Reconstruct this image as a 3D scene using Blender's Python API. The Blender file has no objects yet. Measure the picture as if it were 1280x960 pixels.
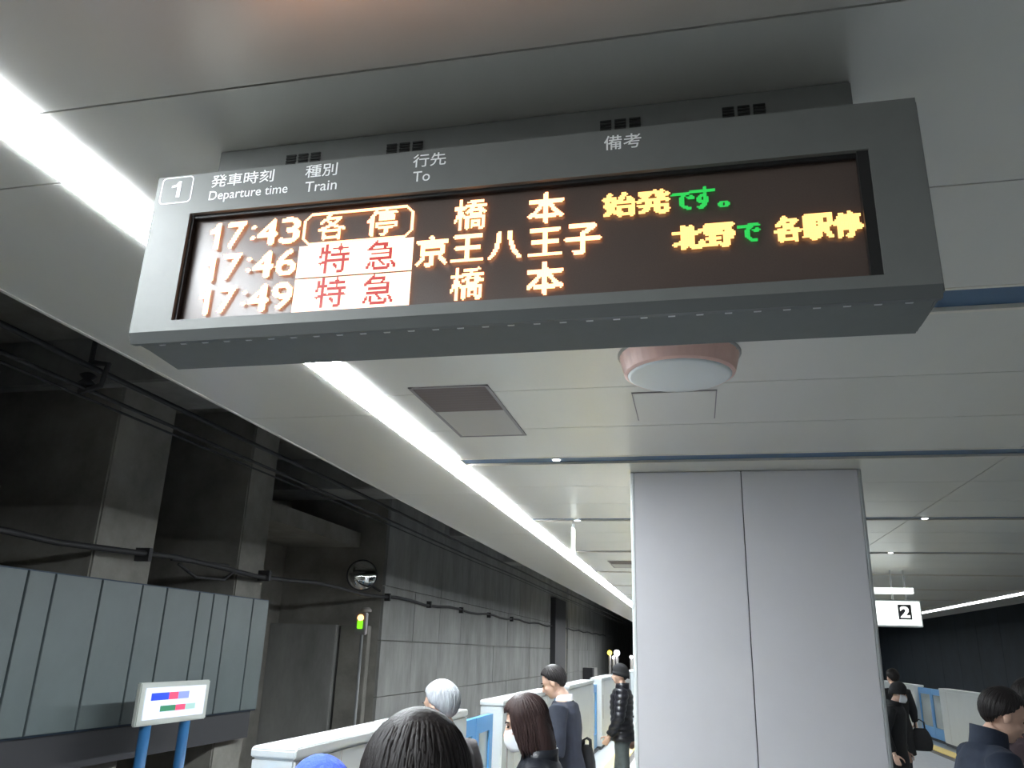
import bpy, bmesh, math, random
import numpy as np
from mathutils import Vector, Matrix, Euler
random.seed(7)
C = bpy.context.scene
col = C.collection
R = math.radians

# ------------------------------------------------------------------ camera
CAMLOC = Vector((0, 0, 1.8))
_f = 1000.0
_Y = Vector((232, -340, -_f)).normalized()
_Z = Vector((1, -.032, 0)).cross(_Y).normalized()
if _Z.y < 0: _Z = -_Z
_X = _Y.cross(_Z)
cam = bpy.data.cameras.new('camera')
cam.sensor_width = 36; cam.lens = 36 * _f / 1280; cam.clip_start = .02; cam.clip_end = 300
camo = bpy.data.objects.new('camera', cam)
camo.matrix_world = Matrix.Translation(CAMLOC) @ Matrix((_X, _Y, _Z)).to_4x4()
col.objects.link(camo); C.camera = camo

# ------------------------------------------------------------------ world, exposure
w = bpy.data.worlds.new('world'); C.world = w; w.use_nodes = True
w.node_tree.nodes['Background'].inputs[0].default_value = (.6, .7, .75, 1)
w.node_tree.nodes['Background'].inputs[1].default_value = .012
vs = C.view_settings
vs.view_transform = 'Standard'; vs.look = 'None'; vs.gamma = 1; vs.use_curve_mapping = False
vs.exposure = 1.1
STRIP = 42.0          # radiance of the platform light lines
LED = 2.7             # radiance of the lit LED dots

# ------------------------------------------------------------------ materials
MATS = {}
def mat(name, color, rough=.6, metal=0, emit=None, es=0, noise=0, nscale=4, bump=0, bscale=60, spec=.5, stretch=None, trans=0, alpha=1, sheen=0, coat=0):
    if name in MATS: return MATS[name]
    m = bpy.data.materials.new(name); m.use_nodes = True
    nt = m.node_tree; b = nt.nodes['Principled BSDF']
    b.inputs['Base Color'].default_value = (*color, 1)
    b.inputs['Roughness'].default_value = rough
    b.inputs['Metallic'].default_value = metal
    b.inputs['Specular IOR Level'].default_value = spec
    b.inputs['Transmission Weight'].default_value = trans
    b.inputs['Coat Weight'].default_value = coat
    if emit:
        b.inputs['Emission Color'].default_value = (*emit, 1)
        b.inputs['Emission Strength'].default_value = es
    tc = nt.nodes.new('ShaderNodeTexCoord'); mp = nt.nodes.new('ShaderNodeMapping')
    nt.links.new(tc.outputs['Object'], mp.inputs['Vector'])
    if stretch: mp.inputs['Scale'].default_value = stretch
    if noise:
        n = nt.nodes.new('ShaderNodeTexNoise'); n.inputs['Scale'].default_value = nscale
        n.inputs['Detail'].default_value = 6; n.inputs['Roughness'].default_value = .65
        nt.links.new(mp.outputs[0], n.inputs['Vector'])
        r = nt.nodes.new('ShaderNodeValToRGB')
        lo = tuple(c * (1 - noise) for c in color); hi = tuple(min(1, c * (1 + noise)) for c in color)
        r.color_ramp.elements[0].position = .3; r.color_ramp.elements[1].position = .7
        r.color_ramp.elements[0].color = (*lo, 1); r.color_ramp.elements[1].color = (*hi, 1)
        nt.links.new(n.outputs['Fac'], r.inputs['Fac']); nt.links.new(r.outputs[0], b.inputs['Base Color'])
    if bump:
        n2 = nt.nodes.new('ShaderNodeTexNoise'); n2.inputs['Scale'].default_value = bscale; n2.inputs['Detail'].default_value = 4
        nt.links.new(mp.outputs[0], n2.inputs['Vector'])
        bp = nt.nodes.new('ShaderNodeBump'); bp.inputs['Strength'].default_value = bump; bp.inputs['Distance'].default_value = .01
        nt.links.new(n2.outputs['Fac'], bp.inputs['Height']); nt.links.new(bp.outputs[0], b.inputs['Normal'])
    MATS[name] = m; return m

M_ceil = mat('ceiling_metal', (.66, .645, .60), .33, .35, noise=.04, nscale=1.2, bump=.05, bscale=5, stretch=(1, .25, 1))
M_back = mat('ceiling_void', (.05, .05, .05), .8)
M_blue_ch = mat('channel_blue', (.05, .115, .21), .4)
M_cream_ch = mat('channel_cream', (.72, .68, .60), .35)
M_strip = mat('light_line', (.9, .95, 1), .5, emit=(.90, .96, 1.0), es=STRIP)
M_floor = mat('floor_tile', (.27, .295, .31), .35, noise=.12, nscale=5)
M_yellow = mat('tactile_yellow', (.78, .58, .14), .55, noise=.08, nscale=8)
M_pillar = mat('pillar_enamel', (.64, .63, .66), .38, noise=.02, nscale=3, bump=.04, bscale=3)
M_pseam = mat('pillar_seam', (.12, .12, .14), .6)
M_conc = mat('concrete', (.26, .26, .25), .85, noise=.28, nscale=1.6, bump=.3, bscale=14, stretch=(1, 1, .35))
M_concd = mat('concrete_dark', (.25, .24, .215), .9, noise=.3, nscale=1.3, bump=.3, bscale=12)
M_board = mat('grey_board', (.12, .148, .15), .45, noise=.08, nscale=2)
M_bseam = mat('board_seam', (.02, .04, .07), .6)
M_cable = mat('cable_black', (.02, .02, .022), .6)
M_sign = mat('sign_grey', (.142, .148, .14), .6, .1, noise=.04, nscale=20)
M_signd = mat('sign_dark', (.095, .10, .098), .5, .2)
M_screen = mat('led_screen', (.085, .06, .05), .35, noise=.1, nscale=300)
M_recess = mat('screen_recess', (.01, .01, .01), .5)
M_print = mat('white_print', (.92, .94, .92), .5)
M_led = mat('led_cream', (0, 0, 0), .5, emit=(1, .40, .16), es=LED)
M_ledw = mat('led_white_field', (0, 0, 0), .5, emit=(1, .60, .40), es=1.5)
M_ledr = mat('led_red', (0, 0, 0), .5, emit=(.75, .03, .03), es=.42)
M_ledy = mat('led_amber', (0, 0, 0), .5, emit=(1, .46, .14), es=1.35)
M_ledg = mat('led_green', (0, 0, 0), .5, emit=(.03, .8, .12), es=.42)
M_white = mat('gate_white', (.58, .61, .61), .35, noise=.03, nscale=3)
M_gateblue = mat('gate_blue', (.09, .30, .62), .4, noise=.05)
M_glass = mat('gate_glass', (.35, .40, .40), .12, .3)
M_dark = mat('dark_base', (.04, .04, .045), .6)
M_louvre = mat('vent_brown', (.13, .10, .10), .6)
M_ventp = mat('vent_plate', (.42, .40, .38), .5)
M_ventf = mat('vent_frame', (.25, .23, .24), .45, .3)
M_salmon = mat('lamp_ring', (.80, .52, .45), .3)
M_lampw = mat('lamp_lens', (.75, .77, .77), .3)
M_steel = mat('steel', (.5, .5, .5), .3, .9)
M_mirror = mat('mirror_glass', (.7, .72, .72), .05, 1)
M_postblue = mat('post_blue', (.03, .14, .32), .4)
M_screenw = mat('monitor_white', (.5, .55, .7), .4, emit=(.72, .80, 1), es=.42)
M_mblue = mat('bar_blue', (.02, .05, .6), .4, emit=(.03, .09, .75), es=.37)
M_mgreen = mat('bar_green', (.03, .2, .1), .4, emit=(.05, .2, .12), es=.37)
M_mred = mat('bar_red', (.7, .05, .1), .4, emit=(.9, .1, .22), es=.37)
M_mlb = mat('bar_pale_blue', (.2, .25, .7), .4, emit=(.25, .33, .82), es=.37)
M_mlg = mat('bar_pale_green', (.3, .5, .45), .4, emit=(.32, .5, .48), es=.37)
M_lampo = mat('signal_orange', (0, 0, 0), .5, emit=(1, .5, .15), es=2.2)
M_lampg = mat('signal_green', (0, 0, 0), .5, emit=(.25, 1, .02), es=.6)
M_lampy = mat('tunnel_yellow', (0, 0, 0), .5, emit=(1, .7, .05), es=3)
M_lampwh = mat('tunnel_white', (0, 0, 0), .5, emit=(.9, .9, 1), es=6)
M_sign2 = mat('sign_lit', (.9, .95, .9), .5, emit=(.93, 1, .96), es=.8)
M_skin = mat('skin', (.62, .40, .30), .55, noise=.05, nscale=30)
M_black = mat('hair_black', (.016, .013, .013), .5, noise=.3, nscale=60, spec=.3, bump=.25, bscale=160, stretch=(1, 1, .1))
M_brown = mat('hair_brown', (.04, .022, .020), .45, noise=.3, nscale=60, spec=.35, bump=.25, bscale=160, stretch=(1, 1, .1))
M_grey = mat('hair_grey', (.42, .44, .47), .5, noise=.3, nscale=70, bump=.5, bscale=120, stretch=(1, 1, .1))
M_eye = mat('eye', (.03, .02, .02), .2)
M_lip = mat('lip', (.45, .2, .17), .5)
M_mask = mat('mask_cloth', (.80, .82, .85), .8)
M_shirt = mat('shirt_white', (.8, .8, .82), .8)
M_shoe = mat('shoe_black', (.015, .015, .015), .4)
M_rail = mat('rail', (.3, .25, .22), .4, .8)
M_ballast = mat('track_concrete', (.13, .12, .11), .9, noise=.3, nscale=6)
def cloth(n, c, rough=.85): return mat(n, c, rough, noise=.15, nscale=14, bump=.35, bscale=18)

# ------------------------------------------------------------------ mesh helpers
class MB:
    def __init__(s): s.v = []; s.f = []; s.m = []
    def add(s, vs, fs, mi=0):
        n = len(s.v); s.v += [tuple(v) for v in vs]; s.f += [tuple(i + n for i in f) for f in fs]; s.m += [mi] * len(fs); return s
    def box(s, x0, x1, y0, y1, z0, z1, mi=0):
        return s.add([(x0,y0,z0),(x1,y0,z0),(x1,y1,z0),(x0,y1,z0),(x0,y0,z1),(x1,y0,z1),(x1,y1,z1),(x0,y1,z1)],
                     [(0,3,2,1),(4,5,6,7),(0,1,5,4),(1,2,6,5),(2,3,7,6),(3,0,4,7)], mi)
    def prism(s, prof, a0, a1, axis='x', mi=0):
        # profile = list of 2D points (ccw), extruded along axis
        n = len(prof)
        def P(t, p): return (t, p[0], p[1]) if axis == 'x' else ((p[0], t, p[1]) if axis == 'y' else (p[0], p[1], t))
        vs = [P(a0, p) for p in prof] + [P(a1, p) for p in prof]
        fs = [tuple(range(n))[::-1], tuple(range(n, 2*n))] + [(i, (i+1) % n, n + (i+1) % n, n + i) for i in range(n)]
        return s.add(vs, fs, mi)
    def loft(s, rings, closed_ends=True, mi=0):
        n = len(rings[0]); vs = [p for r in rings for p in r]; fs = []
        for k in range(len(rings) - 1):
            for i in range(n):
                fs.append((k*n+i, k*n+(i+1) % n, (k+1)*n+(i+1) % n, (k+1)*n+i))
        if closed_ends: fs += [tuple(range(n))[::-1], tuple(range((len(rings)-1)*n, len(rings)*n))]
        return s.add(vs, fs, mi)
    def tube(s, pts, rad, n=8, mi=0):
        pts = [Vector(p) for p in pts]; rings = []
        rad = rad if isinstance(rad, (list, tuple)) else [rad] * len(pts)
        up = None
        for i, p in enumerate(pts):
            d = (pts[min(i+1, len(pts)-1)] - pts[max(i-1, 0)]).normalized()
            if up is None: up = d.orthogonal().normalized()
            a = (up - d * up.dot(d)).normalized(); up = a; b = d.cross(a)
            rings.append([p + (a * math.cos(t) + b * math.sin(t)) * rad[i] for t in [2*math.pi*k/n for k in range(n)]])
        return s.loft(rings, True, mi)
    def lathe(s, c, prof, n=32, axis='z', mi=0):
        rings = []
        for r, h in prof:
            ring = []
            for k in range(n):
                t = 2*math.pi*k/n; u, v = r*math.cos(t), r*math.sin(t)
                ring.append({'z': (c[0]+u, c[1]+v, c[2]+h), 'y': (c[0]+u, c[1]+h, c[2]-v), 'x': (c[0]+h, c[1]+u, c[2]+v)}[axis])
            rings.append(ring)
        return s.loft(rings, True, mi)
    def ell(s, c, r, M=None, n=16, m=10):
        rings = []
        for j in range(m + 1):
            ph = math.pi * (.02 + .96 * j / m); z = -math.cos(ph); q = math.sin(ph)
            ring = [Vector((q*math.cos(2*math.pi*k/n)*r[0], q*math.sin(2*math.pi*k/n)*r[1], z*r[2])) for k in range(n)]
            if M: ring = [M @ p for p in ring]
            rings.append([p + Vector(c) for p in ring])
        return s.loft(rings)
def world_loc(o):
    v = Vector((0, 0, 0))
    while o is not None: v = v + o.location; o = o.parent
    return v
def obj(name, mb, m, parent=None, smooth=False, bevel=0, local=False, subs=2):
    me = bpy.data.meshes.new(name)
    off = Vector((0, 0, 0)) if (parent is None or local) else world_loc(parent)
    me.from_pydata([(v[0]-off.x, v[1]-off.y, v[2]-off.z) for v in mb.v], [], mb.f)
    ms = m if isinstance(m, (list, tuple)) else [m]
    for x in ms: me.materials.append(x)
    if len(ms) > 1: me.polygons.foreach_set('material_index', mb.m)
    bm = bmesh.new(); bm.from_mesh(me); bmesh.ops.recalc_face_normals(bm, faces=bm.faces[:])
    if bevel: bmesh.ops.bevel(bm, geom=[e for e in bm.edges if len(e.link_faces) == 2 and e.calc_face_angle(0) > .5], offset=bevel, segments=subs, affect='EDGES', clamp_overlap=True)
    bm.to_mesh(me); bm.free()
    if smooth: me.polygons.foreach_set('use_smooth', [True] * len(me.polygons))
    o = bpy.data.objects.new(name, me); col.objects.link(o)
    if parent: o.parent = parent
    return o
def tag(o, label=None, cat=None, group=None, kind=None):
    if label: o['label'] = label
    if cat: o['category'] = cat
    if group: o['group'] = group
    if kind: o['kind'] = kind
    return o
def thing(name, label, cat, loc, rz=0, group=None):
    o = bpy.data.objects.new(name, None); o.empty_display_size = .1; col.objects.link(o)
    o.location = loc; o.rotation_euler = (0, 0, rz)
    return tag(o, label, cat, group)
def struct(name, mb, m, label, cat='structure', parent=None, **k):
    o = obj(name, mb, m, parent, **k)
    if parent is None: tag(o, label, cat, kind='structure')
    return o
def sroot(name, label, cat):
    o = bpy.data.objects.new(name, None); col.objects.link(o); return tag(o, label, cat, kind='structure')

# text ---------------------------------------------------------------
def glyph(s, offset=0, res=4):
    if s == '1':
        v = np.array([(.62, 0, 0), (1, 0, 0), (1, 1, 0), (.70, 1, 0), (.45, .80, 0), (0, .76, 0), (0, .62, 0), (.62, .66, 0)])
        return v, [(0, 1, 2), (0, 2, 7), (7, 2, 3), (7, 3, 4), (7, 4, 5), (7, 5, 6)]
    cu = bpy.data.curves.new('t', 'FONT'); cu.body = s; cu.size = 1; cu.offset = offset; cu.resolution_u = res
    o = bpy.data.objects.new('t', cu); col.objects.link(o)
    dg = bpy.context.evaluated_depsgraph_get()
    me = bpy.data.meshes.new_from_object(o.evaluated_get(dg))
    vs = np.array([v.co[:] for v in me.vertices]) if len(me.vertices) else np.zeros((0, 3))
    me.calc_loop_triangles()
    tr = [tuple(t.vertices) for t in me.loop_triangles]
    bpy.data.objects.remove(o); bpy.data.curves.remove(cu); bpy.data.meshes.remove(me)
    return vs, tr
def fit(vs, x0, x1, z0, z1):
    lo = vs.min(0); hi = vs.max(0)
    out = vs.copy()
    out[:, 0] = x0 + (vs[:, 0]-lo[0]) / (hi[0]-lo[0]) * (x1-x0)
    out[:, 1] = z0 + (vs[:, 1]-lo[1]) / (hi[1]-lo[1]) * (z1-z0)
    return out
def print_text(name, s, x0, x1, z0, z1, y, m, parent, offset=0, th=.0008, label=None):
    vs, tr = glyph(s, offset); v = fit(vs, x0, x1, z0, z1)
    mb = MB(); n = len(v)
    P = [(a[0], y - th, a[1]) for a in v]
    mb.add(P, tr)
    o = obj(name, mb, m, parent)
    if label: o['label'] = label
    return o
PITCH = .0855 / 24
def led_cells(items, x_org=-1.165, z_org=2.507, thr=.42):
    """items: (string, x0,x1,z0,z1, bold). Samples the lettering on the dot grid."""
    cells = set()
    for s, x0, x1, z0, z1, bold in items:
        vs, tr = glyph(s, 0)
        g_ = bold*(z1-z0)*.8; v = fit(vs, x0+g_, x1-g_, z0+g_, z1-g_)[:, :2]
        i0, i1 = int((x0-x_org)/PITCH)-1, int((x1-x_org)/PITCH)+2
        j0, j1 = int((z0-z_org)/PITCH)-1, int((z1-z_org)/PITCH)+2
        SS = 4
        gx = x_org + (i0+(np.arange((i1-i0)*SS)+.5)/SS)*PITCH; gz = z_org + (j0+(np.arange((j1-j0)*SS)+.5)/SS)*PITCH
        X, Z = np.meshgrid(gx, gz); hit = np.zeros(X.shape, bool)
        for a, b, c in tr:
            A, B, D = v[a], v[b], v[c]
            d = (B[1]-D[1])*(A[0]-D[0]) + (D[0]-B[0])*(A[1]-D[1])
            if abs(d) < 1e-12: continue
            l1 = ((B[1]-D[1])*(X-D[0]) + (D[0]-B[0])*(Z-D[1]))/d
            l2 = ((D[1]-A[1])*(X-D[0]) + (A[0]-D[0])*(Z-D[1]))/d
            hit |= (l1 >= -.001) & (l2 >= -.001) & (l1+l2 <= 1.001)
        rr = max(0, int(round(bold*(z1-z0)/(PITCH/SS)))); base = hit.copy()
        for dj in range(-rr, rr+1):
            for di in range(-rr, rr+1):
                if di*di+dj*dj <= rr*rr+.5: hit |= np.roll(np.roll(base, dj, 0), di, 1)
        cov = hit.reshape(j1-j0, SS, i1-i0, SS).mean((1, 3))
        for j, i in zip(*np.nonzero(cov >= thr)): cells.add((i0+int(i), j0+int(j)))
    return cells
def led_obj(name, cells, m, parent, y=1.5195, x_org=-1.165, z_org=2.507, g=.48):
    mb = MB()
    for i, j in sorted(cells):
        cx = x_org+(i+.5)*PITCH; cz = z_org+(j+.5)*PITCH; h = PITCH*g
        mb.add([(cx-h, y, cz-h), (cx+h, y, cz-h), (cx+h, y, cz+h), (cx-h, y, cz+h)], [(0, 1, 2, 3)])
    return obj(name, mb, m, parent)

# ================================================================== STRUCTURE
CH = 3.1
FY0, FY1 = -4.0, 62.0
# floor of the platform
fl = sroot('floor', 'grey platform floor with yellow tactile paving', 'floor')
obj('platform_slab', MB().box(-2.35, 6.0, FY0, FY1, -1.2, -.012), M_ballast, fl)
tile = MB().box(-.2985, .2985, -.2985, .2985, -.012, 0)
tp = obj('tile', tile, M_floor, fl); tp.location = (.3, 16.3, 0)
ty = obj('tactile_tile', MB().box(-.1485, .1485, -.2985, .2985, -.012, .004), M_yellow, fl); ty.location = (-1.45, 14.7, 0); ty['label'] = 'yellow tactile paving tile'
cnt = 0
for i in range(-3, 10):
    for j in range(20, 42):
        x = i*.6+.3; y = j*.6+.1
        if not (-1.3 < x < 5.0) or (i == 0 and j == 27): continue
        if cnt > 280: break
        c = tp.copy(); col.objects.link(c); c.location = (x, y, 0); cnt += 1
mb = MB()
for x0, x1 in ((-2.35, -1.6), (5.3, 6.0)): mb.box(x0, x1, FY0, FY1, -.012, 0)
obj('edge_paving', mb, M_floor, fl)
mb = MB()
for i in range(-3, 10):
    x = i*.6+.3
    if not (-1.3 < x < 5.0): continue
    for y0, y1 in ((FY0, 11.8), (25, FY1)):
        k = y0
        while k < y1: mb.box(x-.2985, x+.2985, k, min(k+.597, y1), -.012, 0); k += .6
so = obj('floor_paving', mb, M_floor, fl); so['kind'] = 'stuff'
for k in range(0, 70):
    for x in (-1.45, 5.15):
        y = 3.3+k*.6
        if abs(x+1.45) < .01 and abs(y-14.7) < .1: continue
        c = ty.copy(); col.objects.link(c); c.location = (x, y, 0)

# ceiling --------------------------------------------------------------
ce = sroot('ceiling', 'off-white metal panel ceiling with cross channels', 'ceiling')
obj('ceiling_slab', MB().box(-2.66, 6.9, FY0, FY1, CH+.10, CH+.55), M_concd, ce)
obj('ceiling_void', MB().box(-2.655, 6.895, FY0, FY1, CH+.045, CH+.10), M_back, ce)
SL0, SL1, SR0, SR1 = -1.81, -1.645, 5.93, 6.09
chan = [.2, 2.93, 5.45, 8.14, 10.85, 13.7, 16.55]
while chan[-1] < 60: chan.append(chan[-1]+2.8)
chan = [-2.5] + chan
CW = [.2]*2 + [.22]*2 + [.19]*40
G = .0032
def panel(x0, x1, y0, y1):
    mb = MB().box(x0+G, x1-G, y0+G, y1-G, CH, CH+.02)
    return obj('ceiling_panel', mb, M_ceil, ce)
for a in range(len(chan)-1):
    ya = chan[a]+CW[a]; yb = chan[a+1]
    if a == 1: ys = [ya, .72, 1.455, 2.21, yb]
    elif a == 2: ys = [ya, 3.925, 4.68, yb]
    else: ys = [ya+(yb-ya)*k/3 for k in range(4)]
    for p, q in zip(ys[:-1], ys[1:]):
        panel(SL1+.012, 2.03, p, q); panel(2.03, SR0-.012, p, q)
k = 1.755-2.52*2
while k < 60:
    panel(-2.66, SL0-.012, k, k+2.52); panel(SR1+.012, 6.9, k, k+2.52); k += 2.52
for a, y in enumerate(chan[1:]):
    wd = CW[a+1]
    for x0, x1 in ((SL1+.012, SR0-.012),):
        o = obj('ceiling_channel', MB().box(x0, x1, y+.004, y+wd-.004, CH+.014, CH+.03), M_blue_ch, ce); o['label'] = 'dark blue channel across the ceiling'
        e = MB().box(x0, x1, y-.002, y+.016, CH-.002, CH+.03); e.box(x0, x1, y+wd-.012, y+wd+.012, CH-.004, CH+.03)
        obj('channel_edge', e, M_cream_ch, ce)
# canopy edges
obj('canopy_edge', MB().box(-2.665, -2.645, FY0, FY1, CH-.003, CH+.5), M_ceil, ce)
obj('canopy_edge', MB().box(6.885, 6.905, FY0, FY1, CH-.003, CH+.5), M_ceil, ce)
# light lines (the lamps of the platform)
def light_line(x0, x1, label, breaks, m=M_strip):
    r = thing('light_line', label, 'light', ((x0+x1)/2, 0, CH))
    obj('housing', MB().box(x0-.01, x1+.01, FY0, 50, CH+.02, CH+.04).box(x0-.012, x0, FY0, 50, CH, CH+.03).box(x1, x1+.012, FY0, 50, CH, CH+.03), M_ceil, r)
    ys = [FY0] + breaks + [50]
    for a, b in zip(ys[:-1], ys[1:]):
        o = obj('diffuser', MB().box(x0, x1, a+.01, b-.01, CH-.007, CH+.018), m, r)
light_line(SL0, SL1, 'long bright white light line along the left ceiling edge', [-1.5, 1, 3.5, 6, 8.5, 11, 13.5, 16, 18.5, 21, 26, 31, 36, 41])
light_line(SR0, SR1, 'white light line along the right ceiling edge behind the pillar', [2, 4.5, 7, 9.5, 12, 14.5, 17, 19.5, 22, 27, 32, 37], mat('light_line_dim', (.9, .95, 1), .5, emit=(.93, .95, 1), es=STRIP*.16))

# pillar ---------------------------------------------------------------
PX0, PX1, PY0, PY1 = -.445, 1.192, 5.99, 7.2
pl = sroot('pillar', 'big square white panelled pillar on the platform', 'pillar')
obj('core', MB().box(PX0+.02, PX1-.02, PY0+.02, PY1-.02, 0, CH), M_pseam, pl)
def ppanel(*a): return obj('enamel_panel', MB().box(*a), M_pillar, pl, bevel=.004)
for z0, z1 in ((.12, CH-.003),):
    ppanel(PX0+.03, .363-.003, PY0, PY0+.03, z0, z1); ppanel(.363+.003, PX1-.03, PY0, PY0+.03, z0, z1)
    ppanel(PX0, PX0+.03, PY0+.03, 6.6-.003, z0, z1); ppanel(PX0, PX0+.03, 6.603, PY1-.03, z0, z1)
    ppanel(PX1-.03, PX1, PY0+.03, 6.597, z0, z1); ppanel(PX1-.03, PX1, 6.603, PY1-.03, z0, z1)
    ppanel(PX0+.03, PX1-.03, PY1-.03, PY1, z0, z1)
for cx, sx in ((PX0, 1), (PX1, -1)):
    for cy, sy in ((PY0, 1), (PY1, -1)):
        prof = [(cx + sx*(.028 - .028*math.cos(t)), cy + sy*(.028 - .028*math.sin(t))) for t in [math.pi/2*k/6 for k in range(7)]] + [(cx+sx*.028, cy+sy*.028)]
        obj('corner_trim', MB().prism(prof, .12, CH-.003, 'z'), M_white, pl, smooth=False)
obj('skirting', MB().box(PX0-.005, PX1+.005, PY0-.005, PY1+.005, 0, .12), M_steel, pl)
# further pillars along the platform centre
for k, y in enumerate((18.5, 30.5)):
    q = sroot('pillar', ('white pillar further along behind the nearest one', 'white pillar farthest along the platform')[k], 'pillar')
    obj('column_panel', MB().box(-.1, 1.19, y, y+1.2, 0, CH-.003), M_pillar, q, bevel=.02)

# tunnel shell -----------------------------------------------------------
st = struct('trackbed_left', MB().box(-8.2, -2.35, FY0, 90, -1.35, -1.2), M_ballast, 'dark concrete track bed beside the left platform edge', 'track bed')
st = struct('trackbed_right', MB().box(6.0, 10.2, FY0, 90, -1.35, -1.2), M_ballast, 'dark concrete track bed beside the right platform edge', 'track bed')
for x, side in ((-4.55, 'left'), (-3.48, 'left'), (7.3, 'right'), (8.37, 'right')):
    near = {-4.55: 'outer rail on the left track bed', -3.48: 'inner rail on the left track bed', 7.3: 'inner rail on the right track bed', 8.37: 'outer rail on the right track bed'}[x]
    mb = MB().prism([(x-.06, -1.2), (x+.06, -1.2), (x+.06, -1.185), (x+.012, -1.17), (x+.012, -1.09), (x+.035, -1.08), (x+.035, -1.05), (x-.035, -1.05), (x-.035, -1.08), (x-.012, -1.09), (x-.012, -1.17), (x-.06, -1.185)], FY0, 88, 'y')
    tag(obj('rail', mb, M_rail), near, 'rail')
tr = sroot('tunnel_roof', 'dark concrete tunnel roof with deep cross beams', 'tunnel roof')
obj('roof_slab', MB().box(-8.2, 10.2, FY0, 90, 4.95, 5.2), M_concd, tr)
for y in (1.2, 7.05, 12.95, 18.9, 24.8):
    o = obj('cross_beam', MB().box(-8.0, -2.1, y, y+1.05, 4.4, 4.95), M_conc, tr, bevel=.02)
wl = sroot('wall_left', 'dark left tunnel wall with deep recesses and concrete formwork panels', 'wall')
obj('recess_back', MB().box(-8.2, -7.95, FY0, 14.95, -1.2, 4.95), M_concd, wl)
for y0, y1 in ((-1.6, -.6), (1.3, 2.4), (4.5, 5.35), (7.2, 8.15), (9.95, 10.65)):
    obj('concrete_pier', MB().box(-8.0, -6.0, y0, y1, -1.2, 4.95), M_concd, wl, bevel=.02)
obj('recess_ledge', MB().box(-7.95, -6.4, 10.65, 14.9, 3.62, 3.9), M_concd, wl)
obj('recess_panel', MB().box(-7.95, -6.6, 14.6, 14.88, -1.2, 2.15), M_conc, wl, bevel=.01)
obj('recess_panel', MB().box(-6.55, -6.0, 14.7, 14.88, -1.2, 2.15), M_concd, wl, bevel=.01)
obj('wall_core', MB().box(-8.2, -5.86, 14.9, 90, -1.2, 4.95), M_concd, wl)
y = 14.9; n = 0
while y < 62:
    wdt = 1.8
    for z0, z1 in ((-1.2, .9), (.9, 1.9), (1.9, 2.9), (2.9, 4.95)):
        d = random.uniform(0, .012)
        if 35.0 < y < 36.6: continue
        obj('concrete_panel', MB().box(-5.87, -5.8-d, y+.008, y+wdt-.008, z0+.008, z1-.008), M_conc, wl)
    y += wdt
o = obj('dark_column', MB().box(-5.9, -5.6, 33.6, 36.3, -1.2, 3.9), M_dark, wl)
obj('tunnel_end', MB().box(-8.2, 10.2, 88, 88.3, -1.2, 4.95), M_concd, wl)
M_navy = mat('navy_wall', (.014, .024, .034), .7, noise=.25, nscale=1.5)
wr = struct('wall_right', MB().box(9.8, 10.1, FY0, 90, -1.2, 4.95), M_navy, 'dark navy tunnel wall beyond the right track', 'wall')
for k in range(22):
    obj('wall_panel', MB().box(9.76, 9.8, 4+k*2.4+.01, 6.4+k*2.4-.01, -1.2, 4.9), M_navy, wr)
bk = struct('wall_back', MB().box(-8.2, 10.2, FY0-.3, FY0, -1.35, 5.2), M_concd, 'dark wall closing the tunnel behind the viewpoint', 'wall')

# board of grey panels on the left wall ------------------------------------
bd = thing('panel_board', 'long board of upright grey panels of unequal width on the left wall', 'board', (-5.9, 7.5, .92))
ysb = [3.4, 3.95, 4.6, 5.0, 5.72, 6.21, 6.54, 7.17, 7.8, 8.23, 8.86, 9.17, 9.5, 10.12, 10.55]
obj('backing_frame', MB().box(-5.9, -5.83, 3.38, 10.57, .93, 2.36), M_bseam, bd)
for a, b in zip(ysb[:-1], ysb[1:]):
    d = random.uniform(0, .02)
    obj('board_panel', MB().box(-5.84, -5.80, a+.012, b-.012, .95, 2.345), M_board, bd, bevel=.004)
obj('lower_rail', MB().box(-6.0, -5.86, 3.4, 10.5, .60, .93), M_dark, bd)

# cables on wall, overhead wires ---------------------------------------------
pts = [(-5.75, y, 2.62+.03*math.sin(y*1.7)+.0045*y) for y in [1+k*.9 for k in range(60)]]
c_ = thing('wall_cable', 'thick black cable clipped along the left tunnel wall', 'cable', (-5.75, 1, 2.6))
obj('cable', MB().tube(pts, .03, 8), M_cable, c_, smooth=True)
for y in (5, 7.7, 10.3, 14.95, 17.5, 20.1, 23, 26):
    obj('clip', MB().box(-5.87, -5.70, y-.03, y+.03, 2.62+.0045*y-.07, 2.62+.0045*y+.07), M_cable, c_)
b_ = MB().tube([(-5.76, 8.3, 2.62), (-5.72, 8.6, 2.5), (-5.72, 9.2, 2.52), (-5.76, 9.5, 2.66)], .018, 6).tube([(-5.75, 8.15, 2.66), (-5.75, 9.3, 2.7)], .025, 6)
tag(obj('cable_loop', b_, M_cable, smooth=True), 'black cable loop hanging just above the grey panel board', 'cable')
def wire(x, z, r, lab):
    mb = MB().tube([(x, y, z-.02*math.sin(math.pi*((y % 10)/10))) for y in range(-3, 60, 2)], r, 6)
    return tag(obj('overhead_wire', mb, M_cable, smooth=True), lab, 'wire')
wire(-4.2, 3.67, .022, 'upper overhead power wire above the left track')
wire(-4.2, 3.50, .016, 'middle overhead power wire above the left track')
wire(-4.23, 3.45, .010, 'thin lowest overhead wire above the left track')
hg = thing('wire_hanger', 'dark insulated hanger holding the overhead wires above the left track', 'hanger', (-4.2, 4.65, 4.95))
obj('rod', MB().tube([(-4.2, 4.65, 4.95), (-4.2, 4.65, 3.66)], .018, 6), M_cable, hg)
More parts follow.
